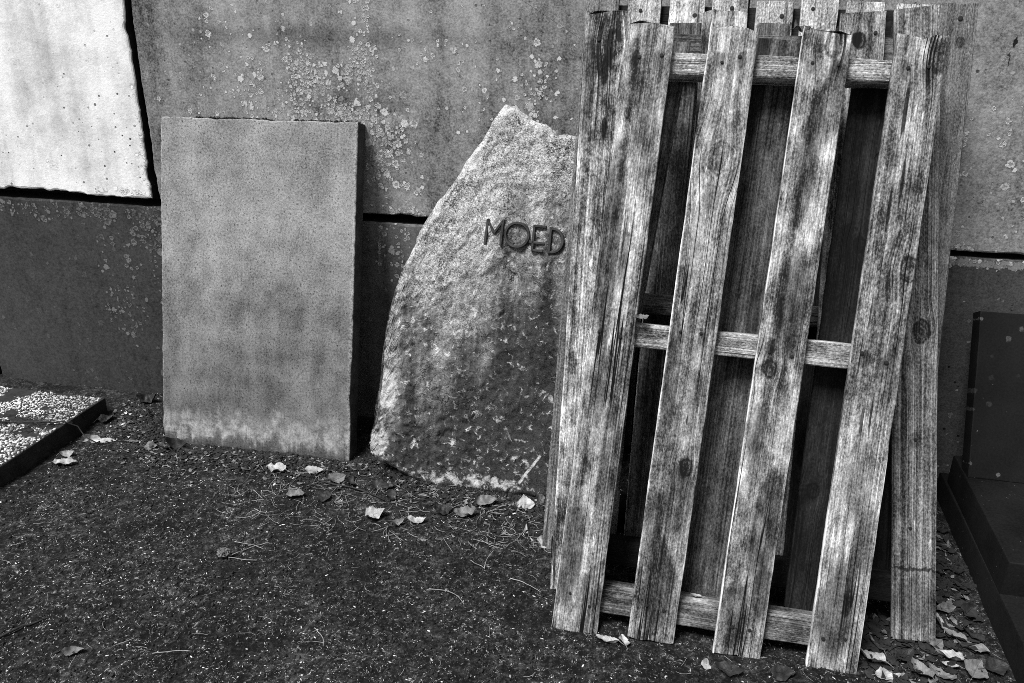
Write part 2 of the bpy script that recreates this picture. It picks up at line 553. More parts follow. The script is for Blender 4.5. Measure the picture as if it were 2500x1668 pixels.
M['ground'] = ground_material()
g = G('pale_grit_stone')
_r = g.n('ShaderNodeNewGeometry').outputs['Random Per Island']
M['pale_grit'] = g.fin(g.m('MULTIPLY_ADD', g.m('POWER', _r, 1.5), .62, .05), .8)
M['dark_grit'] = simple('dark_grit_soil', .016, .5, 200)
M['pale_litter'] = simple('grey_leaf_scraps', .12, .6, 90)
M['needle'] = simple('dry_pine_needle', .24, .5, 60)
M['moss'] = simple('black_moss', .010, .5, 200)
M['slab_edge'] = simple('shaded_slab_edge', .045, .5, 120)  # shade on the slab's side put into the colour; top moss-dark
M['twig'] = simple('dark_bark', .022, .5, 90)
M['pebble_bed'] = simple('aggregate_matrix', .05, .5, 150)
M['kerb_side'] = simple('kerb_concrete', .020, .4, 120)


def pebble_material():
    g = G('white_aggregate')
    geo = g.n('ShaderNodeNewGeometry')
    r = geo.outputs['Random Per Island']
    val = g.add(g.mul(r, .72), .08)
    val = g.mul(val, g.rng(g.noise(g.obj(), 8, 4), .3, .7, .5, 1.35))
    return g.fin(val, .7, g.noise(g.obj(), 300, 2), .0005, .5)


M['pebble'] = pebble_material()


def granite_dark():
    g = G('dark_polished_granite')
    p = g.obj()
    x, y, z = g.sep(p)
    a = g.noise(p, 160, 4, .8)
    b = g.noise(p, 6, 4, .6)
    val = g.mul(.0055, g.m('MAXIMUM', g.add(1.0, g.cen(a, .6), g.cen(b, .5)), .1))
    vn = g.voro(g.comb(x, z, 0.0), 26, dim='2D')
    cr, cg, cb = g.sep(vn.outputs['Color'])
    d = g.add(vn.outputs['Distance'], g.cen(g.noise(p, 120, 3), .06))
    disc = g.mul(g.rng(g.m('DIVIDE', d, g.m('MULTIPLY_ADD', cg, .14, .10)), .7, 1.1, 1, 0), g.m('LESS_THAN', cr, .16))
    val = g.mix(g.mul(disc, g.m('MULTIPLY_ADD', g.m('POWER', cb, 2.5), .8, .08), g.rng(a, .38, .55, .3, 1)), val, .13)
    sp = g.rng(g.noise(p, 90, 2), .74, .78)
    val = g.mix(g.mul(sp, .4), val, .25)
    return g.fin(val, .65, a, .0006, .5, .15)


M['granite'] = granite_dark()


def leaf_material(name, tone):
    g = G(name)
    info = g.n('ShaderNodeObjectInfo')
    u, v, _ = g.sep(g.uv())
    av = g.m('ABSOLUTE', g.m('SUBTRACT', v, .5))
    mid = g.rng(av, .012, .03, 1, 0)
    lat = g.m('ABSOLUTE', g.m('SINE', g.mul(g.m('SUBTRACT', u, g.mul(av, .75)), 26)))
    lat = g.rng(lat, .0, .16, 1, 0)
    off = g.vm('ADD', g.obj(), g.comb(g.mul(info.outputs['Random'], 30), 0.0, 0.0))
    a = g.noise(off, 70, 4, .7)
    b = g.noise(off, 28, 3, .6)
    k = g.add(1.0, g.cen(a, .3), g.cen(b, .4), g.mul(mid, -.35), g.mul(lat, -.22))
    val = g.mul(g.m('MAXIMUM', k, .12), tone)
    return g.fin(val, .6, g.add(a, g.mul(lat, .5), g.mul(mid, .8)), .0015, .7, .3)


M['leaf_bright'] = leaf_material('pale_dry_leaf', .33)
M['leaf_mid'] = leaf_material('grey_dry_leaf', .13)
M['leaf_dark'] = leaf_material('dark_wet_leaf', .022)

# ------------------------------------------------------------------ ground
xs = np.concatenate([[-40, -18, -9, -5, -3.6], np.arange(-2.9, 1.6, .013), [2.2, 4, 8, 18, 40]])
ys = np.concatenate([[-40, -18, -8, -4, -2.4], np.arange(-1.75, .12, .013), [.6, 2, 6, 15, 40]])
GX, GY = np.meshgrid(xs, ys)


def ground_z(x, y):
    x = np.asarray(x, float)
    y = np.asarray(y, float)
    q = np.stack([x * 5, y * 5, x * 0], -1)
    z = .006 * fbm(q, 3) + .0032 * fbm(q * 7 + 3, 3)
    # litter and moss gathered against the foot of the wall and stones
    z = z + .010 * np.clip(1 + (y + .05) / .35, 0, 1) * (.5 + .5 * fbm(q * 2.1 + 9, 3))
    return z


GZ = ground_z(GX, GY)
far = (GX < -3) | (GX > 1.8) | (GY < -2) | (GY > .15)
GZ[far] = -.004
ny, nx = GX.shape
V = np.stack([GX, GY, GZ], -1).reshape(-1, 3)
I = np.arange(nx * ny).reshape(ny, nx)
F = np.stack([I[:-1, :-1], I[:-1, 1:], I[1:, 1:], I[1:, :-1]], -1).reshape(-1, 4)
tag(mesh('ground', V, F.tolist(), M['ground']), kind='structure')

# ------------------------------------------------------------------ wall of precast panels
wall = empty('concrete_wall')
tag(wall, 'concrete panel wall with lichen, running across the back behind everything', 'wall')
XJ = .17
pan = [
    (-4.3, -1.8165, .797, 2.25, -.014, M['panel_pale'], .005, .022, 'pale, nearly white upper panel with chipped edge'),
    (-1.806, XJ, .788, 2.25, 0.0, M['panel_mid'], .006, .014, 'grey upper panel covered in ring lichen'),
    (XJ + .015, 2.4, .789, 2.25, .002, M['panel_right'], .002, .004, 'grey pitted upper panel at right'),
    (2.415, 4.6, .789, 2.25, .0, M['panel_right'], .002, .004, None),
    (-4.3, -2.665, -.15, .766, .004, M['panel_lowleft'], .002, .004, None),
    (-2.65, -1.40, -.15, .770, .0, M['panel_lowleft'], .003, .006, 'dark damp lower panel at left'),
    (-1.385, -.05, -.15, .764, .003, M['panel_lowmid'], .003, .006, 'dark stained lower panel'),
    (-.035, 2.4, -.15, .774, .0, M['panel_lowright'], .002, .006, 'lower panel with pale top edge at right'),
    (2.415, 4.6, -.15, .774, .0, M['panel_lowright'], .002, .006, None),
]
for i, (a, b, c0, d0, y0, mt, jt, ch, lab) in enumerate(pan):
    o = slabmesh('concrete_panel', a, b, c0, d0, y0, .11, mt, wall, jt, ch, .006, i + 1, rim_mat=M['backing'])
    if lab:
        o['label'] = lab
slabmesh('backing_wall', -4.3, 4.6, -.15, 2.2, .125, .15, M['backing'], wall, .001, 0, .004, 31, .05)

# ------------------------------------------------------------------ plain slab leaning on the wall
sl = empty('memorial_slab', (-1.6985, -.324, 0), (-R(13.3), -R(.5), 0))
tag(sl, 'plain rectangular grey concrete slab leaning against the wall, no lettering', 'slab')
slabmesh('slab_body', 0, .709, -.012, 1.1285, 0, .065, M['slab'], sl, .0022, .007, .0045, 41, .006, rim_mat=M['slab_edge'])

rg = np.random.default_rng(77)
MOSS_N = 900
moss_x = rg.uniform(.05, .70, MOSS_N)
moss_y = rg.uniform(.018, .066, MOSS_N)
moss_keep = fbm(np.stack([moss_x * 14, moss_x * 0, moss_x * 0], -1), 3) > -.35
MOSS = np.stack([moss_x, moss_y, 1.1285 + rg.uniform(-.002, .004, MOSS_N)], -1)[moss_keep]

# ------------------------------------------------------------------ broken gravestone with letters
gs = empty('broken_gravestone', (0, -.405, 0), (-R(14), 0, 0))
tag(gs, 'broken rough gravestone with raised letters MOED leaning beside the pallets', 'gravestone')
top = np.array([(-.895, .079), (-.893, .127), (-.881, .202), (-.868, .32), (-.863, .392), (-.858, .492), (-.843, .579), (-.831, .636), (-.805, .707),
                (-.773, .785), (-.734, .862), (-.695, .925), (-.656, .981), (-.611, 1.049), (-.555, 1.137), (-.525, 1.196), (-.509, 1.221),
                (-.478, 1.21), (-.45, 1.195), (-.419, 1.173), (-.395, 1.165), (-.365, 1.157), (-.354, 1.145), (-.342, 1.133), (-.293, 1.135), (-.24, 1.128), (-.20, 1.10), (-.195, 1.06)])
bot = np.array([(-.895, .079), (-.89, .073), (-.856, .054), (-.803, .034), (-.734, .005), (-.644, -.012), (-.571, -.012), (-.398, -.006), (-.314, -.006), (-.195, -.006)])
cx = np.concatenate([-.895 + .05 * np.linspace(0, 1, 40) ** 1.6, np.linspace(-.845, -.195, 150)[1:]])
rt = np.interp(cx, top[:, 0], top[:, 1]) + .005 * n1(cx * 28, 3, 4)
rb = np.interp(cx, bot[:, 0], bot[:, 1]) + .003 * n1(cx * 45, 5)
rt = np.maximum(rt, rb + .001)
vv = np.linspace(0, 1, 170)
SX = np.repeat(cx[None], len(vv), 0)
SZ = rb[None] + (rt - rb)[None] * vv[:, None]
poly = np.concatenate([np.stack([cx, rt], -1), np.stack([np.full(40, cx[-1]), np.linspace(rt[-1], rb[-1], 40)], -1), np.stack([cx, rb], -1)[::-1]])


def pdist(px, pz, poly):
    d = np.full(px.shape, 1e9)
    for k in range(0, len(poly)):
        d = np.minimum(d, (px - poly[k, 0]) ** 2 + (pz - poly[k, 1]) ** 2)
    return np.sqrt(d)


ED = pdist(SX, SZ, poly)
q = np.stack([SX, SX * 0, SZ], -1)
rough = .0035 * fbm(q * 14, 4) + .0036 * fbm(q * 60 + 4, 3, .7)
fq = fbm(q * np.array([5, 1, 3.2]) + 8, 4)
flake = .0045 * np.round(fq * 3.2) / 2 + .003 * np.round(fbm(q * 11 + 31, 3) * 2.2) / 2
MK = np.hypot((SX + .475), (SZ - .715))
flake = flake - .006 * np.clip((.047 + .012 * fbm(q * 30, 2) - MK) / .006, 0, 1)
# smoother, slightly sunken lower right where the face was dressed
smooth_m = np.clip((SX * 1.0 - SZ * .35 + .62) * 4, 0, 1)
SY = -(rough * (1 - .55 * smooth_m) + flake * (1 - .7 * smooth_m))
SY = SY + .016 * np.clip(1 - ED / .018, 0, 1) ** 1.6
SX2 = SX + .0045 * fbm(np.stack([SZ * 26, SZ * 0, SZ * 0 + 3.3], -1), 4) * np.clip(1 - ED / .03, 0, 1)
Vs = np.stack([SX2, SY, SZ], -1)
nr, nc = SX.shape
Vl = Vs.reshape(-1, 3).tolist()
I = np.arange(nr * nc).reshape(nr, nc)
F = np.stack([I[:-1, :-1], I[:-1, 1:], I[1:, 1:], I[1:, :-1]], -1).reshape(-1, 4).tolist()
loop = list(I[0, :]) + list(I[1:, -1]) + list(I[-1, -2::-1]) + list(I[-2:0:-1, 0])
lp = np.array([Vl[i] for i in loop])
base = len(Vl)
rings = 6
for k in range(1, rings + 1):
    t = k / rings
    qq = lp.copy()
    qq[:, 1] = lp[:, 1] * (1 - t) + .085 * t
    w = .006 * fbm(np.stack([lp[:, 0] * 25, lp[:, 2] * 25, np.full(len(lp), t * 3)], -1), 3)
    qq[:, 0] += w
    qq[:, 2] += w * .6
    Vl += qq.tolist()
prev = loop
n_ = len(loop)
for k in range(rings):
    cur = list(range(base + k * n_, base + (k + 1) * n_))
    for i in range(n_):
        j = (i + 1) % n_
        F.append((prev[i], cur[i], cur[j], prev[j]))
    prev = cur
F.append(tuple(reversed(prev)))
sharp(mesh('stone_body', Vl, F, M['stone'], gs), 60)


def stroke_mesh(strokes, w=.0085, d0=-.012, d1=.004):
    """strokes: list of polylines (x,z); each becomes a bar with a bevelled top"""
    V, F = [], []
    for pts in strokes:
        P = np.array(pts, float)
        n = len(P)
        closed = np.allclose(P[0], P[-1]) and n > 3
        T = np.gradient(P, axis=0)
        if closed:
            T[0] = T[-1] = P[1] - P[-2]
        T /= np.linalg.norm(T, axis=1)[:, None]
        Nn = np.stack([-T[:, 1], T[:, 0]], -1)
        b = len(V)
        for i in range(n):
            for (s, y) in ((-.5, d1), (-.5, d0 + .002), (-.30, d0), (.30, d0), (.5, d0 + .002), (.5, d1)):
                a = P[i] + Nn[i] * s * w
                V.append((a[0], y, a[1]))
        for i in range(n - 1):
            for k in range(5):
                a = b + i * 6 + k
                F.append((a, a + 1, a + 7, a + 6))
        if not closed:
            F.append(tuple(b + k for k in range(5, -1, -1)))
            F.append(tuple(b + (n - 1) * 6 + k for k in range(6)))
    return V, F


th = np.linspace(0, 2 * math.pi, 49)
O_ = [(-.4425 + .0365 * math.cos(a), .8275 + .0365 * math.sin(a)) for a in th]
D_ = [(-.338, .853)] + [(-.334 + .034 * math.sin(a), .817 + .036 * math.cos(a)) for a in np.linspace(0.15, math.pi - .15, 24)] + [(-.340, .781)]
letters = {
    'M': [[(-.542, .793), (-.536, .871)], [(-.5365, .867), (-.515, .828)], [(-.515, .828), (-.489, .867)], [(-.488, .871), (-.492, .793)]],
    'O': [O_],
    'E': [[(-.3895, .861), (-.3925, .782)], [(-.3895, .858), (-.354, .857)], [(-.404, .809), (-.357, .806)], [(-.3925, .784), (-.360, .783)]],
    'D': [[(-.338, .858), (-.3405, .778)], D_],
}
for k, st in letters.items():
    v, f = stroke_mesh(st)
    o = mesh('letter', v, f, M['letter'], gs, False)
    o['label'] = 'raised dark metal letter ' + k

# ------------------------------------------------------------------ pallets
NAILV, NAILF = [], []
for k in range(8):
    a = k * math.pi / 4
    NAILV += [(.0045 * math.cos(a), 0.004, .0045 * math.sin(a)), (.0045 * math.cos(a), -.0008, .0045 * math.sin(a)), (.003 * math.cos(a), -.0014, .003 * math.sin(a))]
for k in range(8):
    j = (k + 1) % 8
    NAILF += [(3 * k, 3 * j, 3 * j + 1, 3 * k + 1), (3 * k + 1, 3 * j + 1, 3 * j + 2, 3 * k + 2)]
NAILF.append(tuple(3 * k + 2 for k in range(8)))
nail_me = bpy.data.meshes.new('nail')
nail_me.from_pydata(NAILV, [], NAILF)
nail_me.materials.append(M['nail'])


def plank_mesh(name, L, w, t, seed, mat, warp=.0015, jag=.004, w1=None):
    """plank along +Z, X across, front face at y=0, back at y=t"""
    w1 = w if w1 is None else w1
    n = max(6, int(L / .022))
    z = np.linspace(0, L, n)
    r = .0032
    hw = 1.0
    prof = [(-.5, t - r, 0), (-.5, r, 0), (-.5, r * .3, r * .35), (-.5, 0, r * 1.1), (-.25, 0, 0), (0, 0, 0), (.25, 0, 0), (.5, 0, -r * 1.1), (.5, r * .3, -r * .35), (.5, r, 0), (.5, t - r, 0), (.5, t, -r), (-.5, t, r)]
    m = len(prof)
    ww = w + (w1 - w) * z / L
    el = .0009 * n1(z * 14, seed) - .004 * np.clip(n1(z * 5, seed + 7) - .45, 0, 1)
    er = .0009 * n1(z * 14, seed + 3) - .004 * np.clip(n1(z * 5, seed + 11) - .45, 0, 1)
    bow = warp * n1(z * .9, seed + 5, 2)
    cup = warp * .5 * n1(z * 1.3, seed + 9, 2)
    V = np.zeros((n, m, 3))
    for k, (fx, y, dx) in enumerate(prof):
        x = fx * ww + dx
        if fx < 0:
            x = x - el * (2 * abs(fx))
        elif fx > 0:
            x = x + er * (2 * abs(fx))
        V[:, k, 0] = x
        V[:, k, 1] = y + bow + cup * (4 * fx * fx - .5) + (.0007 * n1(z * 30, seed + k, 2) if y == 0 else 0)
        V[:, k, 2] = z
    rg = np.random.default_rng(int(seed * 97) + 5)
    jz = rg.normal(0, jag * .5, m)
    V[-1, :, 2] += jz * 1.0
    V[0, :, 2] += rg.normal(0, jag * .4, m)
    Vv = V.reshape(-1, 3)
    F = []
    for i in range(n - 1):
        for k in range(m):
            k2 = (k + 1) % m
            F.append((i * m + k, i * m + k2, (i + 1) * m + k2, (i + 1) * m + k))
    F.append(tuple(reversed(range(m))))
    F.append(tuple((n - 1) * m + k for k in range(m)))
    return Vv, F


def plank(name, parent, p0, p1, w, t, depth, seed, mat, warp=.003, jag=.004, label=None, w1=None):
    """p0,p1 = centre-line ends (x,z) in the pallet's plane; depth = distance of the front face behind the plane"""
    p0 = np.array(p0, float)
    p1 = np.array(p1, float)
    L = float(np.linalg.norm(p1 - p0))
    v, f = plank_mesh(name, L, w, t, seed, mat, warp, jag, w1)
    o = sharp(mesh(name, v, f, mat, parent), 50)
    o.location = (p0[0], depth, p0[1])
    o.rotation_euler = (0, math.atan2(p1[0] - p0[0], p1[1] - p0[1]), 0)
    if label:
        o['label'] = label
    return o


def nail(parent, x, z, y=-.0008, s=1.0):
    o = link(bpy.data.objects.new('nail', nail_me))
    o.parent = parent
    o.location = (x, y, z)
    o.scale = (s, 1, s)
    return o


WK = dict(
    f1=wood('weathered_pine_a', .165, [], 1, 1.0, .5, 1.25, 1.4, spots=[(-.026, 1.392, .016, .03, .55), (.026, 1.392, .016, .03, .55), (-.024, .748, .016, .028, .5), (.024, .748, .016, .028, .5), (-.035, .98, .035, .30, .55), (.03, .45, .035, .22, .4), (-.03, .20, .04, .20, .6), (.03, .08, .05, .12, .5), (-.01, .62, .02, .16, .45), (.02, 1.2, .04, .16, .35), (.005, .93, .014, .1, .5)]),
    f2=wood('weathered_pine_b', .19, [(.004, 1.17, .034), (.028, .44, .016)], 2, .9, .5, 1.1, 1.2, spots=[(-.026, 1.392, .016, .03, .55), (.026, 1.392, .016, .03, .55), (-.024, .748, .016, .028, .5), (.024, .748, .016, .028, .5), (.02, .36, .05, .13, .5), (-.035, .66, .025, .2, .5), (.0, 1.08, .03, .05, .45), (.0, .14, .05, .15, .6), (.03, .60, .03, .12, .4), (-.03, .30, .025, .12, .5), (-.03, .95, .02, .2, .3)]),
    f3=wood('weathered_pine_c', .195, [(.016, 1.440, .021), (-.02, .70, .016)], 3, .9, .8, 1.35, 1.2, spots=[(-.026, 1.392, .016, .03, .55), (.026, 1.392, .016, .03, .55), (-.024, .748, .016, .028, .5), (.024, .748, .016, .028, .5), (.01, .86, .045, .17, .62), (.0, 1.18, .03, .2, .5), (.03, 1.32, .03, .14, .4), (.02, .32, .045, .2, .6), (.035, .17, .03, .1, .65), (-.02, .10, .05, .12, .55), (-.03, .55, .03, .10, .5), (-.02, .5, .03, .15, .35)]),
    f4=wood('weathered_pine_d', .205, [(.046, 1.425, .026), (.042, .957, .022)], 4, 1.0, .55, .95, 1.6,
            spots=[(-.026, 1.392, .016, .03, .55), (.026, 1.392, .016, .03, .55), (-.024, .748, .016, .028, .5), (.024, .748, .016, .028, .5), (.0, .48, .05, .14, .4), (-.01, .15, .06, .17, .6), (.03, .33, .03, .12, .45), (.03, .72, .03, .12, .35), (-.015, 1.30, .006, .08, .9), (.0, 1.15, .005, .09, .9), (-.02, 1.08, .005, .07, .85), (-.012, .6, .005, .05, .8), (.005, .62, .004, .06, .8), (.02, 1.4, .004, .05, .8)]),
    r=wood('weathered_pine_e', .205, [(.012, .765, .02)], 5, 1.15, .35, .45, .6, spots=[(0, .178, .08, .007, .8), (.0, .09, .07, .09, .5), (.0, .50, .02, .03, .5)]),
    p2=wood('weathered_pine_f', .225, [(.02, 1.43, .024)], 6, .95, .3, 1.2, 1.0, spots=[(-.045, 1.33, .03, .22, .6), (.0, 1.36, .015, .05, .9), (.008, 1.22, .012, .05, .9)]),
    p2d=wood('weathered_pine_g', .17, [(-.005, 1.45, .014)], 7, .8, .3, 1.0, 1, spots=[(-.012, 1.455, .016, .03, .97), (.02, 1.385, .022, .02, .95)]),
    p3=wood('pale_pine', .36, [], 8, .55, .1, .5, .8),
    p3r=wood('grey_pine', .135, [(.01, 1.45, .01), (-.02, 1.0, .012)], 9, .55, .1, .5, .8),
    bear=wood('bearer_pine', .29, [(.01, .22, .013)], 10, .9, .25, .7, .5),
    blow=wood('damp_shaded_bearer_pine', .10, [(.01, .22, .013)], 15, 1.0, .3, 1.1, .5),  # bottom bearer: damp tone, with shade near the ground put into the colour
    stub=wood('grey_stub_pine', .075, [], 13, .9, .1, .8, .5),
    inner=wood('shaded_inner_pine', .010, [(.01, .9, .014), (-.02, .3, .016)], 11, .8, .1, .9, .5),  # inner boards: shade inside the pallet gaps put into the wood colour
)

# --- front pallet: four boards on three bearers, three boards behind
p1 = empty('wooden_pallet', (0, -.99, 0), (-R(17), 0, 0))
tag(p1, 'front weathered wooden pallet with four wide upright boards, nearest the camera', 'pallet', 'pallets stacked against the wall')
fb = [((-.133, .004), (-.071, 1.475), .113, .110, 'f1'), ((.0545, .009), (.1185, 1.469), .111, .111, 'f2'),
      ((.259, .001), (.3215, 1.467), .111, .106, 'f3'), ((.4765, -.004), (.5205, 1.460), .113, .106, 'f4')]
for i, (a, b, w0, w1, mt) in enumerate(fb):   # wide upright boards
    bd_ = plank('board', p1, a, b, w0, .020, 0, 11.3 + i, WK[mt], .0015, .010, None, w1)
    for tz in (1.392, .748, .082):
        rg = random.Random(i * 10 + int(tz * 100))
        for s in (-1, 1):
            nail(bd_, s * (.018 + .016 * rg.random()), tz + rg.uniform(-.014, .014), -.0014, rg.uniform(.7, 1.2))
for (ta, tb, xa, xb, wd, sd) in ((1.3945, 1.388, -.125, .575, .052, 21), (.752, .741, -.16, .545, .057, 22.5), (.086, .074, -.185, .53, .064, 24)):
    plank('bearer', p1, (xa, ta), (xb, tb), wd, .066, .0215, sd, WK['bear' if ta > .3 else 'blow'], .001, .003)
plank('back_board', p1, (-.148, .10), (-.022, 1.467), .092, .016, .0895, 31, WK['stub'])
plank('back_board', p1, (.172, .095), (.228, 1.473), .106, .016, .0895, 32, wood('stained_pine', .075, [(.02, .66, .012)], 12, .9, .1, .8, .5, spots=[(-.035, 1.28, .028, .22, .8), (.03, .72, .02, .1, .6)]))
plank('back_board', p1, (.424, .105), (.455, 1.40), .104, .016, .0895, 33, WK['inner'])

# --- middle pallet
p2 = empty('wooden_pallet', (0, -.84, 0), (-R(18), 0, 0))
tag(p2, 'middle weathered pallet, its boards showing left and right of the front pallet', 'pallet', 'pallets stacked against the wall')
q0 = plank('board', p2, (-.160, .004), (-.188, 1.513), .113, .020, 0, 41, WK['p2'], .002, .006)
q1 = plank('board', p2, (.150, .004), (.101, 1.517), .110, .018, 0, 42, WK['p2'], .002, .006)
q2 = plank('board', p2, (.470, .004), (.4265, 1.517), .105, .018, 0, 43, WK['p2d'], .002, .008)
q3 = plank('board', p2, (.695, .004), (.5475, 1.534), .101, .020, 0, 44, WK['r'], .001, .005)
for (ta, tb, xa, xb, wd, sd) in ((1.440, 1.443, -.235, .60, .058, 45), (.781, .782, -.225, .66, .054, 46), (.114, .116, -.222, .72, .066, 47)):
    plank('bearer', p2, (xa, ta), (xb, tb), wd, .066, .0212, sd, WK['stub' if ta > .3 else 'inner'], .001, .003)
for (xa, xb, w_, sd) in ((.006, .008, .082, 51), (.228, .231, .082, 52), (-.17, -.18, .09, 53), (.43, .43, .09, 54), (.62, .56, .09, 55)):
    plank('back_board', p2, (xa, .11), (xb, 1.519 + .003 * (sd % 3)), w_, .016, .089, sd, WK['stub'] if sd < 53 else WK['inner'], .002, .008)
for b_, x_, z_ in ((q2, -.03, 1.40), (q2, .03, 1.47), (q0, -.02, 1.44), (q1, -.03, 1.45), (q1, .02, 1.45), (q3, -.02, 1.46), (q3, .02, 1.45), (q3, .0, .50), (q3, -.01, .28)):
    nail(b_, x_, z_, -.0014)

# --- rear pallet with nine narrow boards
p3 = empty('wooden_pallet', (0, -.67, 0), (-R(18), 0, 0))
tag(p3, 'rear pallet of nine narrow boards whose tops show behind the other two', 'pallet', 'pallets stacked against the wall')
ed = [-.266, -.175, -.151, -.058, -.038, .056, .074, .167, .190, .284, .303, .397, .417, .511, .539, .633, .645, .734]
tz = [1.566, 1.565, 1.563, 1.566, 1.551, 1.565, 1.553, 1.548, 1.551]
for i in range(9):
    a, b = ed[2 * i], ed[2 * i + 1]
    xc = (a + b) / 2
    bd_ = plank('board', p3, (xc, .004), (xc, tz[i]), b - a, .020, 0, 61 + i * 1.7, WK['p3r'] if i in (0, 8) else WK['p3'], .0015, .003)
    rn_ = random.Random(i + 50)
    nail(bd_, rn_.uniform(-.022, .022), rn_.uniform(1.505, 1.53), -.0014, rn_.uniform(1.0, 1.6))
for (t_, sd) in ((1.506, 81), (.79, 82), (.11, 83)):
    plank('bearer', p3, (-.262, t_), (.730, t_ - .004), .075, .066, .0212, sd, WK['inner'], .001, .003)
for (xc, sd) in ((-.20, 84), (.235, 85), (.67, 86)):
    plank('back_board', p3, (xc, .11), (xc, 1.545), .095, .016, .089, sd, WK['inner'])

# ------------------------------------------------------------------ dark headstone and grave kerb at right
hs = empty('headstone', (.944, -.30, .183), (-R(23.8), 0, 0))
tag(hs, 'dark granite headstone leaning back at the right edge, spotted with lichen', 'gravestone')
slabmesh('headstone_body', 0, .62, 0, .497, 0, .055, M['granite'], hs, .0004, .001, .003, 91, .012)


def block(name, x0, x1, y0, y1, z0, z1, mat, parent=None, bev=.006, skew=0.0, seed=5, jit=.001):
    v, f = [], []
    pts = []
    def edge(a, b, st=.03):
        n = max(2, int(math.hypot(b[0] - a[0], b[1] - a[1]) / st))
        return [(a[0] + (b[0] - a[0]) * k / n, a[1] + (b[1] - a[1]) * k / n) for k in range(n)]
    P = np.array(edge((x0, y0), (x1, y0)) + edge((x1, y0), (x1, y1)) + edge((x1, y1), (x0, y1)) + edge((x0, y1), (x0, y0)))
    P[:, 0] += skew * (P[:, 1] - y0)
    c = P.mean(0)
    jn = jit * fbm(np.stack([P[:, 0] * 20, P[:, 1] * 20, P[:, 0] * 0 + seed], -1), 3)
    D = (c - P) / np.linalg.norm(c - P, axis=1)[:, None]
    P = P + D * np.abs(jn)[:, None]
    n = len(P)
    V = [(a[0], a[1], z0) for a in P] + [(a[0], a[1], z1 - bev) for a in P] + [(a[0], a[1], z1 - bev * .3) for a in P + D * bev * .4] + [(a[0], a[1], z1) for a in P + D * bev * 1.3]
    F = []
    for k in range(3):
        for i in range(n):
            j = (i + 1) % n
            F.append((k * n + i, k * n + j, (k + 1) * n + j, (k + 1) * n + i))
    F.append(tuple(range(3 * n, 4 * n)))
    o = sharp(mesh(name, V, F, mat, parent), 35)
    o.data.polygons[len(F) - 1].use_smooth = False
    return o


gk = empty('grave_plinth', (.93, -.5, 0))
tag(gk, 'dark stepped granite plinth under the headstone at the bottom right corner', 'plinth')
for nm, b in (('upper_step', (.912, 1.75, -.72, -.16, .085, .183)), ('lower_step', (.888, 1.85, -1.15, -.10, -.02, .088))):
    o = block(nm, b[0], b[1], b[2], b[3], b[4], b[5], M['granite'], None, .006, .06 if nm == 'upper_step' else .05)
    o.parent = gk
    o.matrix_parent_inverse = Matrix.Translation((-.93, .5, 0))

# ------------------------------------------------------------------ exposed aggregate slab at left
ag = empty('aggregate_slab', (-2.4, -.6, 0))
tag(ag, 'low paving slab with white pebble aggregate top lying at the left edge', 'paving slab')
XL, XR, YF, YB, ZT = -2.95, -1.995, -1.25, -.19, .068
o = block('slab_base', XL, XR, YF, YB, -.02, ZT, M['kerb_side'], None, .005, -.02)
o.parent = ag
o.matrix_parent_inverse = Matrix.Translation((2.4, .6, 0))
ico_v = np.array([(0, 0, 1)] + [(math.cos(a) * .89, math.sin(a) * .89, .45) for a in np.arange(5) * 2 * math.pi / 5] +
                 [(math.cos(a + .628) * .89, math.sin(a + .628) * .89, -.45) for a in np.arange(5) * 2 * math.pi / 5])
ico_f = [(0, 1 + k, 1 + (k + 1) % 5) for k in range(5)]
for k in range(5):
    ico_f += [(1 + k, 6 + k, 1 + (k + 1) % 5), (6 + k, 6 + (k + 1) % 5, 1 + (k + 1) % 5)]
ico_f = np.array(ico_f)
rg = np.random.default_rng(3)


def scatter(name, pos, size, flat, mat, seed, parent=None, aniso=.5):
    rg = np.random.default_rng(seed)
    n = len(pos)
    an = rg.uniform(0, 2 * math.pi, n)
    s = size[:, None] * np.stack([1 + rg.uniform(0, aniso, n) * (1 if aniso < .7 else 2.4), 1 - rg.uniform(0, aniso, n), flat * (1 + rg.uniform(-.4, .4, n))], -1)
    v = ico_v[None] * s[:, None, :] * (1 + rg.uniform(-.22, .22, (n, len(ico_v), 1)))
    c, sn = np.cos(an)[:, None], np.sin(an)[:, None]
    x = v[..., 0] * c - v[..., 1] * sn
    y = v[..., 0] * sn + v[..., 1] * c
    tl = rg.normal(0, .25, n)[:, None]
    z = v[..., 2] + x * tl
    V = np.stack([x, y, z], -1) + pos[:, None, :]
    F = ico_f[None] + (np.arange(n) * len(ico_v))[:, None, None]
    o = mesh(name, V.reshape(-1, 3), F.reshape(-1, 3).tolist(), mat, parent)
    o['kind'] = 'stuff'
    return o


o = scatter('moss', MOSS, np.random.default_rng(78).uniform(.0015, .0045, len(MOSS)), .9, M['moss'], 79, sl)
pts = []
step = .0092
for yy in np.arange(YF + .01, YB - .006, step):
    for xx in np.arange(-2.75, XR - .006, step):
        pts.append((xx + rg.uniform(-.004, .004) - .02 * (yy - YF), yy + rg.uniform(-.004, .004)))
pts = np.array(pts)
keep = fbm(np.stack([pts[:, 0] * 16, pts[:, 1] * 16, pts[:, 0] * 0], -1), 3) > -.55
bandm = np.abs(pts[:, 1] + .425 + .10 * (pts[:, 0] + 2.1) + .012 * fbm(np.stack([pts[:, 0] * 20, pts[:, 1] * 0, pts[:, 0] * 0], -1), 3)) < .020
keep &= ~(bandm & (rg.random(len(pts)) < .93))
pts = pts[keep]
pos = np.concatenate([pts, np.full((len(pts), 1), ZT) + rg.uniform(-.002, .0015, (len(pts), 1))], 1)
o = scatter('pebble_layer', pos, rg.uniform(.0032, .0064, len(pts)), .7, M['pebble'], 5)
o.parent = ag
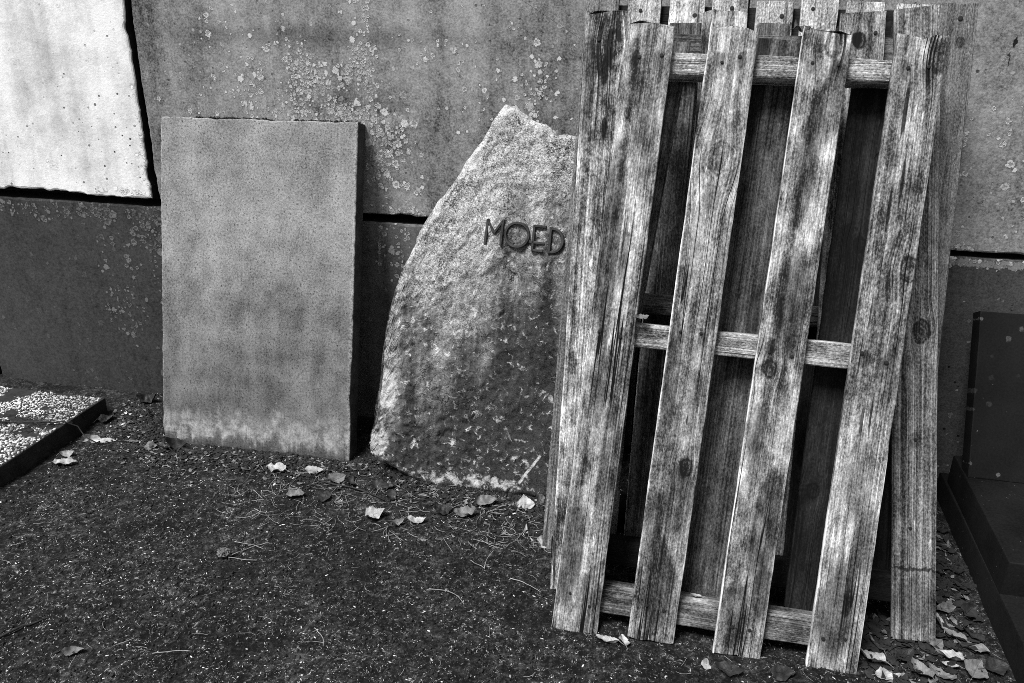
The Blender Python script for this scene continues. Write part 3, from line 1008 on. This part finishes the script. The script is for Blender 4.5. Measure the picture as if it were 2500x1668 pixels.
o.matrix_parent_inverse = Matrix.Translation((2.4, .6, 0))

# ------------------------------------------------------------------ grit on the ground
def gpos(n, seed, bias=0.0):
    rg = np.random.default_rng(seed)
    x = rg.uniform(-2.3, 1.0, n)
    y = -1.65 + 1.65 * rg.random(n) ** (1 + bias)
    d = fbm(np.stack([x * 4, y * 4, x * 0 + seed], -1), 3)
    k = rg.random(n) < np.clip(.5 + .35 * d, .1, 1)
    x, y = x[k], y[k]
    ok = ~((x < -1.96) & (y > -1.3)) & ~((x > .86))
    x, y = x[ok], y[ok]
    return x, y, ground_z(x, y)


x, y, z = gpos(46000, 11, .45)
rg = np.random.default_rng(12)
sz = .0006 + .0019 * rg.random(len(x)) ** 2.5
scatter('pale_grit', np.stack([x, y, z + sz * .5], -1), sz, .5, M['pale_grit'], 13, None, .75)
x, y, z = gpos(30000, 21, 0)
sz = .0018 + .004 * np.random.default_rng(22).random(len(x)) ** 2
scatter('dark_grit', np.stack([x, y, z + sz * .2], -1), sz, .8, M['dark_grit'], 23)
# crumbs of soil and moss banked up along the stones
rg = np.random.default_rng(31)
n = 9000
x = rg.uniform(-2.0, .95, n)
line = np.interp(x, [-2.0, -1.7, -1.0, -.9, -.2, .95], [-.02, -.33, -.33, -.26, -.41, -.45])
y = line - np.abs(rg.normal(0, .05, n)) - .0
z = ground_z(x, y)
sz = .002 + .0055 * rg.random(n) ** 2
scatter('soil_crumbs', np.stack([x, y, z + .2 * sz], -1), sz, .8, M['dark_grit'], 32)


def needle_mesh(n, seed, region, lmin=.02, lmax=.07, rad=.0007):
    rg = np.random.default_rng(seed)
    x = rg.uniform(region[0], region[1], n)
    y = rg.uniform(region[2], region[3], n)
    ok = ~((x < -1.97) & (y > -1.3))
    x, y = x[ok], y[ok]
    n = len(x)
    an = rg.uniform(0, 2 * math.pi, n)
    L = rg.uniform(lmin, lmax, n)
    cv = rg.normal(0, .12, n)
    V, F = [], []
    for i in range(n):
        b = len(V)
        for k in range(4):
            t = k / 3 - .5
            px = x[i] + math.cos(an[i]) * t * L[i] - math.sin(an[i]) * cv[i] * L[i] * 4 * (t * t)
            py = y[i] + math.sin(an[i]) * t * L[i] + math.cos(an[i]) * cv[i] * L[i] * 4 * (t * t)
            pz = .004 + float(rg.random()) * .003
            for a in range(3):
                V.append((px - math.sin(an[i]) * rad * math.cos(a * 2.094), py + math.cos(an[i]) * rad * math.cos(a * 2.094), pz + rad * math.sin(a * 2.094)))
        for k in range(3):
            for a in range(3):
                a2 = (a + 1) % 3
                F.append((b + k * 3 + a, b + k * 3 + a2, b + k * 3 + 3 + a2, b + k * 3 + 3 + a))
    return V, F


v, f = needle_mesh(260, 41, (-1.95, .5, -1.5, -.35), .015, .05, .0006)
v2, f2 = needle_mesh(260, 42, (-1.3, .0, -.72, -.42), .03, .08, .0007)
b = len(v)
o = mesh('pine_needles', v + v2, f + [tuple(i + b for i in q) for q in f2], M['needle'])
tag(o, 'dry pine needles scattered over the dark ground', 'pine needles', kind='stuff')


def litter(name, n, seed, line_x, line_y, spread, smin, smax, mat):
    rg = np.random.default_rng(seed)
    x = rg.uniform(line_x[0], line_x[-1], n)
    y = np.interp(x, line_x, line_y) - np.abs(rg.normal(0, spread, n))
    z = ground_z(x, y)
    V = np.zeros((n, 6, 3))
    for k in range(6):
        a = k * math.pi / 3 + rg.uniform(-.3, .3, n)
        r = rg.uniform(smin, smax, n) * rg.uniform(.5, 1.2, n) * (1.5 if k % 3 == 0 else .8)
        V[:, k, 0] = np.cos(a) * r
        V[:, k, 1] = np.sin(a) * r
        V[:, k, 2] = rg.uniform(0, .6, n) * r
    an = rg.uniform(0, 6.28, n)
    c, s_ = np.cos(an)[:, None], np.sin(an)[:, None]
    X = V[..., 0] * c - V[..., 1] * s_
    Y = V[..., 0] * s_ + V[..., 1] * c
    P = np.stack([X + x[:, None], Y + y[:, None], V[..., 2] + z[:, None] + .002], -1).reshape(-1, 3)
    b = np.arange(n) * 6
    F = np.concatenate([np.stack([b, b + 1, b + 5], -1), np.stack([b + 1, b + 2, b + 4], -1), np.stack([b + 1, b + 4, b + 5], -1), np.stack([b + 2, b + 3, b + 4], -1)])
    o = mesh(name, P, F.tolist(), mat)
    o['kind'] = 'stuff'
    return o


LX, LY = [-2.0, -1.72, -1.0, -.9, -.62, -.2], [-.02, -.34, -.34, -.29, -.42, -.42]
litter('leaf_litter', 900, 71, LX, LY, .07, .004, .013, M['dark_grit'])
litter('leaf_litter', 480, 72, LX, LY, .085, .003, .011, M['pale_litter'])
litter('leaf_litter', 120, 74, LX, LY, .09, .003, .009, M['pale_grit'])
litter('leaf_litter', 90, 75, [.55, .70, .90], [-.80, -.72, -.30], .22, .005, .014, M['pale_litter'])
litter('leaf_litter', 260, 73, [.55, .70, .90], [-.80, -.72, -.30], .22, .008, .02, M['dark_grit'])


def tube(name, pts, r0, r1, mat, sides=6):
    P = np.array(pts, float)
    n = len(P)
    T = np.gradient(P, axis=0)
    T /= np.linalg.norm(T, axis=1)[:, None]
    V, F = [], []
    for i in range(n):
        a = np.cross(T[i], (0, 0, 1.0))
        a /= max(1e-6, np.linalg.norm(a))
        b = np.cross(a, T[i])
        r = r0 + (r1 - r0) * i / (n - 1)
        for k in range(sides):
            an = 2 * math.pi * k / sides
            V.append(P[i] + (a * math.cos(an) + b * math.sin(an)) * r)
    for i in range(n - 1):
        for k in range(sides):
            k2 = (k + 1) % sides
            F.append((i * sides + k, i * sides + k2, (i + 1) * sides + k2, (i + 1) * sides + k))
    F.append(tuple(reversed(range(sides))))
    F.append(tuple((n - 1) * sides + k for k in range(sides)))
    return mesh(name, V, F, mat)


def curve(a, b, bend, n=9, z0=.006, wob=.0, seed=0):
    a = np.array(a)
    b = np.array(b)
    t = np.linspace(0, 1, n)
    d = b - a
    nn = np.array([-d[1], d[0]])
    P = a + np.outer(t, d) + np.outer(np.sin(t * math.pi) * bend, nn)
    P = P + np.stack([n1(t * 4, seed) * wob, n1(t * 4, seed + 3) * wob], -1)
    return np.concatenate([P, np.full((n, 1), z0) + .003 * np.abs(n1(t * 3, seed + 5))[:, None]], 1)


for (a, b, bd, r0, mt, nm, lab, cat) in [
    ((-.528, -.917), (-.424, -.951), .18, .0013, 'needle', 'pine_needle', 'long pale curved pine needle lying alone on the ground left of the pallet', 'pine needle'),
    ((-.451, -.774), (-.405, -.80), .02, .0011, 'needle', 'pine_needle', 'straight arm of the V of two pale needles left of the pallet', 'pine needle'),
    ((-.405, -.80), (-.398, -.71), .06, .0010, 'needle', 'pine_needle', 'upright arm of the V of two pale needles left of the pallet', 'pine needle'),
    ((-1.135, -.835), (-1.035, -.850), .05, .0011, 'needle', 'pine_needle', 'upper pale needle of the small bundle beside the seed head', 'pine needle'),
    ((-1.115, -.90), (-1.032, -.815), .06, .0011, 'needle', 'pine_needle', 'slanting pale needle of the small bundle beside the seed head', 'pine needle'),
    ((-1.115, -.905), (-1.03, -.90), -.03, .0010, 'needle', 'pine_needle', 'lower level needle of the small bundle beside the seed head', 'pine needle'),
    ((-1.50, -1.325), (-1.430, -1.231), .03, .0035, 'twig', 'twig', 'dark twig at the bottom left corner of the ground', 'twig'),
    ((-.763, -1.12), (-.715, -1.172), .1, .0010, 'needle', 'pine_needle', 'short pale needle low down in front of the broken gravestone', 'pine needle'),
    ((-.328, -.825), (-.236, -.866), .08, .0012, 'needle', 'pine_needle', 'pale needle reaching to the left foot of the front pallet', 'pine needle'),
    ((-1.04, -.47), (-.792, -.532), .05, .0032, 'twig', 'twig', 'long thin dark twig among the leaves between slab and broken gravestone', 'twig'),
    ((-1.10, -1.28), (-1.012, -1.254), .05, .0011, 'needle', 'pine_needle', 'pale level needle near the bottom edge left of centre', 'pine needle'),
]:
    tag(tube(nm, curve(a, b, bd, 9, .006, .0015 if nm == 'pine_needle' else .006, r0 * 1e4 + a[0]), r0, r0 * .7, M[mt]), lab, cat)
tg = tube('twig', np.concatenate([curve((-2.32, -.47), (-1.93, -.37), -.06, 14, ZT + .009, .01, 3)[:11], [(-1.985, -.385, .05), (-1.95, -.40, .02), (-1.90, -.41, .008)]]), .0045, .002, M['twig'])
tag(tg, 'dark crooked twig lying across the white pebble slab', 'twig')
# tangle of fine dark stalks on the pebble slab
V, F = [], []
rg = np.random.default_rng(55)
for k in range(46):
    a0 = np.array([rg.uniform(-2.3, -2.02), rg.normal(-.43, .03)])
    d = rg.normal(0, 1, 2) * (.06, .03)
    P = curve(a0, a0 + d, rg.normal(0, .2), 5, ZT + .007 + rg.random() * .006, .003, k)
    for i in range(5):
        for (ox, oz) in ((-.0012, 0), (.0006, .0011), (.0006, -.0011)):
            V.append((P[i][0], P[i][1] + ox, P[i][2] + oz))
    b = len(V) - 15
    for i in range(4):
        for a in range(3):
            a2 = (a + 1) % 3
            F.append((b + i * 3 + a, b + i * 3 + a2, b + i * 3 + 3 + a2, b + i * 3 + 3 + a))
tag(mesh('dry_stalks', V, F, M['twig']), 'tangle of fine dark stalks on the pebble slab', 'stalks', kind='stuff')

# seed head
rg = np.random.default_rng(61)
sh = empty('seed_head', (-1.131, -.898, .004))
tag(sh, 'small fuzzy grey seed head on the dark ground with needles around it', 'seed head')
u = rg.normal(size=(260, 3))
u /= np.linalg.norm(u, axis=1)[:, None]
pos = u * np.array([.017, .015, .011]) * rg.uniform(.6, 1.05, (260, 1)) + (0, 0, .011)
o = scatter('seed_scales', pos, rg.uniform(.0018, .004, 260), .5, M['leaf_mid'], 62)
del o['kind']
o.parent = sh

# ------------------------------------------------------------------ leaves
def leaf_mesh(L, w, curl, fold, crumple, seed, serr=.035):
    nu, nv = 23, 11
    crumple = crumple * 1.5
    u = np.linspace(0, 1, nu)
    hw = w * .5 * np.sin(np.pi * np.clip(u, .0, 1) ** .8) ** .75
    hw = hw * (1 + serr * np.sign(np.sin(u * 40 + seed))) + .0006
    v = np.linspace(-1, 1, nv)
    U, Vv = np.meshgrid(u, v, indexing='ij')
    X = (U - .5) * L
    Y = Vv * hw[:, None]
    Z = fold * np.abs(Vv) ** 1.3 * hw[:, None] * 1.0 + curl * L * ((U - .5) ** 2) * 2.2
    hw2 = 1 + .16 * n1(u * 6, seed, 3)
    Y = Y * np.where(Vv > 0, hw2[:, None], (2 - hw2)[:, None])
    q = np.stack([X * 48 + seed, Y * 48, X * 0 + seed * 2.1], -1)
    Z = Z + crumple * L * .20 * fbm(q, 3)
    Y = Y + crumple * L * .06 * fbm(q + 40, 2)
    X = X + L * .04 * fbm(q * .6 + 11, 2)
    # whole-leaf twist
    tw = (seed % 1 - .5) * 1.2
    a = (U - .5) * tw
    Y, Z = Y * np.cos(a) - Z * np.sin(a), Y * np.sin(a) + Z * np.cos(a)
    P = np.stack([X, Y, Z - Z.min()], -1).reshape(-1, 3)
    I = np.arange(nu * nv).reshape(nu, nv)
    F = np.stack([I[:-1, :-1], I[1:, :-1], I[1:, 1:], I[:-1, 1:]], -1).reshape(-1, 4).tolist()
    UV = np.stack([U, (Vv + 1) / 2], -1).reshape(-1, 2)
    # petiole
    b = len(P)
    st = []
    for k in range(4):
        t = k / 3
        zz = float(P[nv // 2][2])
        for (oy, oz) in ((-.0007, 0), (.0007, 0), (0, .0011)):
            st.append((-.5 * L - t * L * .28, oy + math.sin(seed + t * 2) * .004 * t, zz * (1 - t * .6) + oz))
    for k in range(3):
        for a_ in range(3):
            a2 = (a_ + 1) % 3
            F.append((b + k * 3 + a_, b + k * 3 + a2, b + k * 3 + 3 + a2, b + k * 3 + 3 + a_))
    P = np.concatenate([P, st])
    UV = np.concatenate([UV, np.full((len(st), 2), .5)])
    return P, F, UV


def leaf(x, y, L, w, rot, mt, label, curl=.3, fold=.4, crumple=.35, tilt=(0, 0), z=None, seed=None, group=None):
    s = (x * 13.7 + y * 7.3 + L * 91) if seed is None else seed
    L, w = L * .82, w * .82
    P, F, UV = leaf_mesh(L, w, curl, fold, crumple, abs(s) + 1)
    o = mesh('leaf', P, F, M['leaf_' + mt], None, True, UV)
    zz = float(ground_z(np.array([x]), np.array([y]))[0]) - .002 if z is None else z
    zz += .42 * w * math.sin(R(abs(tilt[0])))
    o.location = (x, y, zz)
    o.rotation_euler = (R(tilt[0]), R(tilt[1]), R(rot))
    tag(o, label, 'leaf', group or 'fallen leaves')
    return o


LV = [
    # by the pebble slab
    (-1.963, -.385, .058, .030, 75, 'bright', 'white leaf sliver standing on edge beside the pebble slab', .2, .5, .2, (55, 0)),
    (-1.925, -.383, .050, .036, 20, 'bright', 'small white upright leaf right of the standing sliver by the pebble slab', .3, .4, .2, (48, 10)),
    (-1.878, -.378, .070, .030, 8, 'bright', 'flat pale leaf pointing right, rightmost of the three by the pebble slab', .15, .3, .15, (10, 0)),
    (-1.945, -.500, .052, .034, 40, 'bright', 'curled white leaf on top of the longer crumpled one by the pebble slab', .8, .5, .3, (25, 0)),
    (-1.905, -.555, .095, .044, 12, 'bright', 'long crumpled pale leaf lying lowest beside the pebble slab', .2, .5, .5, (8, 0)),
    (-1.975, -.255, .075, .05, 60, 'dark', 'dark leaf at the far corner of the pebble slab', .4, .5, .4, (10, 0)),
    (-1.893, -.285, .050, .030, 10, 'mid', 'small grey leaf on the soil between pebble slab and plain slab', .3, .3, .4, (0, 0)),
    (-1.92, -.075, .095, .05, 5, 'dark', 'dark humped leaf against the foot of the wall left of the plain slab', .9, .6, .4, (15, 0)),
    (-1.83, -.17, .05, .03, 70, 'dark', 'small dark leaf on the soil just below the humped one by the wall', .3, .3, .4, (0, 0)),
    # foot of the plain slab
    (-1.708, -.390, .070, .046, 30, 'mid', 'grey crumpled leaf at the bottom left corner of the plain slab', .5, .5, .6, (10, 0)),
    (-1.655, -.385, .060, .038, 160, 'mid', 'second grey crumpled leaf touching the plain slab near its left corner', .6, .5, .6, (15, 0)),
    (-1.61, -.360, .085, .050, 10, 'dark', 'dark arched leaf leaning on the plain slab near its left corner', 1.0, .5, .3, (35, 0)),
    (-1.556, -.392, .080, .040, 165, 'dark', 'flat dark leaf on the ground under the left part of the plain slab', .2, .4, .4, (5, 0)),
    (-1.501, -.418, .040, .022, 175, 'bright', 'tiny bright leaf tip below the left part of the plain slab', .3, .3, .2, (5, 0)),
    (-1.204, -.440, .082, .046, 175, 'bright', 'bright crumpled leaf under the middle of the plain slab', .3, .4, .55, (12, 0)),
    (-1.076, -.415, .078, .040, 10, 'bright', 'bright folded leaf under the right part of the plain slab', .3, .7, .4, (15, 0)),
    (-.957, -.350, .060, .034, 20, 'mid', 'small grey leaf at the bottom right corner of the plain slab', .4, .5, .5, (10, 0)),
    (-.985, -.455, .075, .05, 60, 'mid', 'grey pointed leaf standing near the right corner of the plain slab', .5, .6, .3, (30, 0)),
    (-.935, -.462, .06, .045, 110, 'dark', 'dark leaf right beside the grey pointed one near the plain slab', .4, .4, .3, (25, 0)),
    (-1.074, -.570, .078, .040, 18, 'mid', 'lone grey leaf on bare ground in front of the plain slab', .3, .5, .45, (8, 0)),
    (-.978, -.561, .068, .042, 95, 'dark', 'dark leaf on bare ground right of the lone grey leaf', .3, .4, .4, (8, 0)),
    (-.93, -.575, .045, .022, 30, 'mid', 'little grey curled leaf scrap between the dark twig and bare ground', .6, .5, .6, (0, 0)),
    # in front of the broken gravestone
    (-.792, -.614, .075, .060, 25, 'bright', 'bright ragged leaf in front of the left corner of the broken gravestone', .2, .3, .5, (10, 0)),
    (-.715, -.644, .050, .028, 60, 'mid', 'grey speckled leaf rolled like a cone in front of the broken gravestone', 1.2, 1.0, .4, (20, 0)),
    (-.656, -.618, .070, .032, 5, 'bright', 'bright thin crumpled leaf right of the rolled grey one', .4, .5, .55, (12, 0)),
    (-.592, -.560, .075, .050, 40, 'dark', 'dark crumpled leaf in the middle below the broken gravestone', .5, .5, .6, (10, 0)),
    (-.525, -.553, .085, .045, 25, 'mid', 'grey leaf with ragged rim right of the dark crumpled one below the gravestone', .3, .5, .5, (12, 0)),
    (-.475, -.478, .085, .046, 22, 'mid', 'smooth grey leaf leaning up towards the foot of the broken gravestone', .4, .5, .25, (22, 0)),
    (-.781, -.505, .070, .045, 100, 'dark', 'dark leaf under the raised left corner of the broken gravestone', .3, .4, .3, (20, 0)),
    (-.82, -.455, .09, .05, 10, 'dark', 'wide dark leaf in the shade behind the raised gravestone corner', .3, .3, .4, (5, 0)),
    (-.353, -.468, .080, .056, 15, 'bright', 'bright crinkled leaf at the right foot of the broken gravestone', .3, .4, .6, (20, 0)),
    (-.310, -.432, .065, .058, 80, 'mid', 'round grey leaf tucked behind the bright crinkled one at the gravestone foot', .2, .3, .2, (45, 0)),
    (-.326, -.602, .060, .016, 105, 'bright', 'thin bright curved leaf sliver left of the pallet foot', .6, .5, .1, (20, 0)),
    (-.270, -.652, .070, .036, 80, 'bright', 'bright leaf standing against the left side of the front pallet', .3, .5, .4, (30, 0)),
    (-.245, -.60, .05, .03, 60, 'mid', 'grey leaf wedged behind the bright one at the left side of the pallet', .3, .4, .4, (30, 0)),
    # pallet foot
    (-.050, -1.012, .075, .030, 165, 'bright', 'bright rolled leaf under the gap between first and second front boards', .4, .8, .3, (15, 0)),
    (-.012, -1.000, .050, .030, 110, 'bright', 'bright torn leaf touching the second front board at its foot', .3, .5, .5, (25, 0)),
    (.187, -1.032, .045, .028, 88, 'bright', 'small bright oval leaf lying in front of the third front board', .15, .25, .1, (15, 0)),
    (.235, -1.045, .085, .048, 165, 'dark', 'dark flat leaf right of the small bright oval leaf at the pallet foot', .2, .3, .3, (5, 0)),
    (.36, -1.03, .075, .045, 15, 'dark', 'dark leaf between the third and fourth front boards at ground level', .3, .4, .4, (8, 0)),
    (.595, -.880, .062, .034, 115, 'mid', 'grey leaf standing in the gap right of the fourth front board', .3, .4, .2, (45, 0)),
    (.572, -.935, .085, .058, 150, 'bright', 'large pale leaf at the right foot of the fourth front board', .3, .4, .3, (22, 0)),
    (.601, -.980, .070, .036, 10, 'bright', 'pale leaf lying below the large one right of the fourth front board', .3, .5, .4, (15, 0)),
]
for (x, y, L, w, rot, mt, lab, cu, fo, cm, tl) in LV:
    leaf(x, y, L, w, rot, mt, lab, cu, fo, cm, tl)
# heap between pallets and plinth
HP = [
    (.773, -.758, .070, .042, 95, 'bright', 'bright upright leaf with ribs beside the foot of the loose right board', (45, 0)),
    (.808, -.693, .075, .036, 30, 'mid', 'grey leaf just above the bright upright one in the heap by the plinth', (25, 0)),
    (.764, -.881, .085, .048, 165, 'bright', 'bright crumpled leaf below the foot of the loose right board', (15, 0)),
    (.757, -.915, .050, .028, 170, 'bright', 'small bright leaf just under the bright crumpled one at bottom right', (12, 0)),
    (.745, -.845, .065, .036, 60, 'mid', 'grey leaf against the lower right corner of the loose board', (30, 0)),
    (.800, -.802, .070, .045, 150, 'mid', 'grey folded leaf in the middle of the heap at bottom right', (20, 0)),
    (.842, -.788, .075, .045, 120, 'dark', 'dark leaf close to the plinth in the middle of the heap', (25, 0)),
    (.832, -.838, .095, .036, 155, 'mid', 'long narrow grey leaf close to the plinth at bottom right', (15, 0)),
    (.680, -.950, .080, .050, 120, 'mid', 'grey ribbed leaf flat on the ground below the loose right board', (10, 0)),
    (.728, -.952, .080, .050, 140, 'mid', 'second ribbed grey leaf, right of the first below the loose board', (10, 0)),
    (.812, -.915, .090, .062, 60, 'mid', 'broad grey leaf at the bottom edge beside the plinth', (15, 0)),
    (.860, -.90, .07, .05, 20, 'dark', 'dark leaf at the bottom edge pressed against the plinth', (20, 0)),
    (.84, -.36, .085, .042, 20, 'mid', 'topmost grey leaf of the heap in the shade right of the pallets', (25, 0)),
    (.85, -.20, .085, .045, 10, 'dark', 'dark leaf deep in the shade near the wall right of the pallets', (25, 0)),
    (.83, -.43, .080, .036, 165, 'mid', 'grey leaf below the topmost one in the shade right of the pallets', (20, 0)),
    (.815, -.53, .10, .034, 130, 'dark', 'long dark rolled leaf half way down the heap by the plinth', (20, 0)),
    (.81, -.60, .075, .042, 30, 'dark', 'dark leaf below the long rolled one in the heap', (15, 0)),
    (.79, -.66, .07, .04, 100, 'dark', 'dark leaf directly behind the bright upright ribbed leaf', (15, 0)),
    (.66, -.90, .075, .042, 40, 'dark', 'dark leaf in the shadow under the foot of the loose right board', (8, 0)),
    (.86, -.70, .08, .05, 50, 'dark', 'dark leaf touching the plinth half way up the heap', (30, 0)),
    (.78, -1.00, .08, .05, 75, 'dark', 'dark leaf cut by the bottom edge in front of the heap', (10, 0)),
]
for i, (x, y, L, w, rot, mt, lab, tl) in enumerate(HP):
    leaf(x, y, L, w, rot, mt, lab, .35, .5, .3, tl, None, None, 'leaves heaped by the plinth')
# leaves caught on the pallets
leaf(-.035, -.755, .05, .03, 30, 'mid', 'grey leaf caught on the middle bearer of the front pallet', .4, .5, .4, (10, 0), .755)
leaf(.155, -.905, .035, .012, 170, 'bright', 'tiny bright leaf scrap on the bottom bearer of the front pallet', .3, .4, .3, (0, 0), .096)
leaf(.29, -.385, .06, .04, 20, 'dark', 'black curled leaf clump caught between the pallet tops', .8, .8, .9, (10, 0), 1.395)
leaf(-1.286, -1.309, .055, .03, 20, 'mid', 'small grey leaf alone on the ground at the bottom left', .4, .5, .5, (10, 0))
